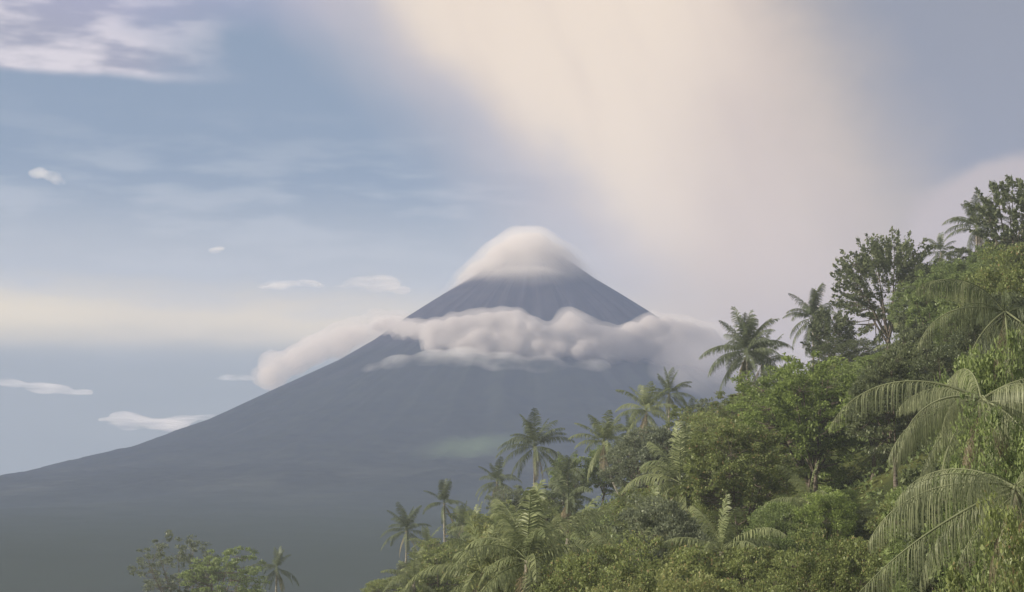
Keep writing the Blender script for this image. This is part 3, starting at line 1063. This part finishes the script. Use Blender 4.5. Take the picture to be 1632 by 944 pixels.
WORD = {'dark': 'dark green', 'mid': 'mid green', 'bright': 'bright green', 'olive': 'olive green', 'yellow': 'yellow green', 'grey': 'grey green'}
MARKS = [(1412, 440, 'sparse dark tree'), (1610, 320, 'topmost dark tree'), (1290, 680, 'big bright tree'), (1190, 570, 'tall silhouetted palm'),
         (962, 720, 'leaning pale palm'), (852, 715, 'windblown palm'), (708, 805, 'slim grey palm'), (648, 850, 'leftmost hillside palm'),
         (1066, 630, 'arching topmost palm'), (1085, 775, 'drooping olive palm'), (1556, 640, 'large near palm'), (1612, 790, 'nearest palm'),
         (840, 905, 'bottom centre olive palm'), (985, 905, 'bottom yellow green palm')]
used = {}
RR = random.Random(5)
rows = [(216, 4.4), (196, 4.6), (174, 4.4), (152, 4.2), (132, 4.0), (114, 3.8), (98, 3.5), (84, 3.3), (72, 3.0)]
n_trees = 0
for Y, step in rows:
    x = (500 - CX) / F * Y + RR.uniform(0, step)
    xmax = (1690 - CX) / F * Y
    while x < xmax:
        yy = Y + RR.uniform(-7, 7) * (Y / 200 + .3)
        gz = float(ground_z(x, yy)) - .3
        H = RR.uniform(8.0, 13.0)
        px, py = px_of((x, yy, gz + H))
        lim = float(np.interp(px, SX, SY)) + RR.uniform(0, 26) + (26 if Y < 180 and px < 900 else 0)
        if py < lim:
            H = P(px, lim, yy).z - gz
            py = lim
        elif Y > 190 and py > lim + 25 and px > 560:
            H = min(P(px, lim + RR.uniform(0, 20), yy).z - gz, 16)
            px, py = px_of((x, yy, gz + H))
        skip = H < 3.2 or py > 935 or px > 1675
        if 922 < px < 1012 and Y < 199 and py < 845:
            H = P(px, 850 + RR.uniform(0, 30), yy).z - gz
            py = 860
            skip = H < 3
        # keep the space the big bright tree, the leaning trunk and the sky gap need
        if 1200 < px < 1385 and Y < 132 and py < 765:
            H = P(px, 775 + RR.uniform(0, 40), yy).z - gz
            py = 780
            skip = H < 3
        if Y < 90 and px < 1400 and py < 860:
            up = 860 - py + RR.uniform(-30, 55)
            H -= up / F * Y
            py += up
            skip = H < 3
        if px > 1360 and Y < 100 and py < 745:
            H = P(px, 750 + RR.uniform(0, 40), yy).z - gz
            py = 765
        if not skip:
            near = 1 if Y < 120 else 0
            shp = RR.choice([q[-1] for q in (near_shapes if near else shapes)])
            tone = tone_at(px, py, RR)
            # a label from the look and the nearest landmark
            ds = sorted((((px - a) ** 2 + (py + 25 - b) ** 2) ** .5, a, b, w) for a, b, w in MARKS)
            for d_, a, b, w in ds:
                vx, vy = px - a, py + 25 - b
                rel = 'below' if abs(vx) < .45 * abs(vy) and vy > 0 else 'above' if abs(vx) < .45 * abs(vy) else \
                    ('right of' if vx > 0 else 'left of') if abs(vy) < .45 * abs(vx) else \
                    ('below and ' if vy > 0 else 'above and ') + ('right of' if vx > 0 else 'left of')
                how = 'just ' if d_ < 60 else '' if d_ < 130 else 'well '
                lab = f'{WORD[tone]} {shp} tree {how}{rel} the {w}'
                if lab not in used:
                    break
            used[lab] = 1
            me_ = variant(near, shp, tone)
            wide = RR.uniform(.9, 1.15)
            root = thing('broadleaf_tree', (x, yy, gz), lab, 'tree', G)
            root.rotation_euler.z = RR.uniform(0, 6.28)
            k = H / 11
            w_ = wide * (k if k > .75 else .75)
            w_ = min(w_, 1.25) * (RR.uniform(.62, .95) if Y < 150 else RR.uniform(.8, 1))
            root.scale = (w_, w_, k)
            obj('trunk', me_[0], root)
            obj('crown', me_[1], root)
            n_trees += 1
        x += step * RR.uniform(.75, 1.25)
print('forest trees', n_trees)

for px, py, Y, tone, wd, lab in [(1612, 668, 51, 'mid', .62, 'leafy green tree at the right edge between the two lowest near palms'),
                                 (1640, 835, 39, 'olive', .55, 'olive bushy tree in the lower right corner under the nearest palm'),
                                 (1590, 545, 62, 'mid', .62, 'leafy tree at the right edge hiding the trunk of the tall near palm'),
                                 (1530, 690, 66, 'dark', .8, 'dark leafy tree behind the heart of the large near palm'),
                                 (1352, 540, 188, 'dark', 1.0, 'dark leafy tree under the left side of the tall sparse tree'),
                                 (1238, 590, 192, 'grey', .9, 'grey green bushy tree between the tall silhouetted palm and the ragged palm'),
                                 (1468, 452, 184, 'mid', 1.0, 'leafy tree filling the slope right of the tall sparse tree trunk'),
                                 (1540, 420, 160, 'mid', 1.25, 'tall leafy tree draped over the upper right slope below the ridge palms'),
                                 (1630, 400, 120, 'olive', 1.1, 'tall olive tree at the right edge below the topmost dark tree')]:
    m_ = variant(1, 'tall bushy', tone)
    c_ = P(px, py, Y)
    gz = float(ground_z(c_.x, Y)) - .3
    k = (c_.z - gz) / 11
    root = thing('broadleaf_tree', (c_.x, Y, gz), lab, 'tree', G)
    root.rotation_euler.z = px * .7
    root.scale = (wd, wd, k)
    obj('trunk', m_[0], root)
    obj('crown', m_[1], root)

# ------------------------------------------------------------------ undergrowth on the slope
R = np.random.default_rng(77)
N = 90000
yy = R.uniform(50, 232, N)
xx = R.uniform(-.16, .36, N) * yy
keep = fbm(xx / 3.2, yy / 3.2, 0, 2, 3) > -.35
xx, yy = xx[keep], yy[keep]
hh = np.clip(1.2 + 1.4 * fbm(xx / 4, yy / 4, 0, 2, 11), .15, 3) * R.random(len(xx)) ** .5
C = np.stack([xx, yy, ground_z(xx, yy) + hh], 1)
Dv = unit(R.normal(size=C.shape) + [0, 0, .3])
Lf = R.uniform(.25, .55, len(C))
V, Fq = leaves(C, Dv, Lf, Lf * .5, R)
obj('undergrowth', mesh('undergrowth', V, Fq, [LM['mid']]), label='low leafy undergrowth covering the slope between the trees', category='undergrowth', kind='stuff')
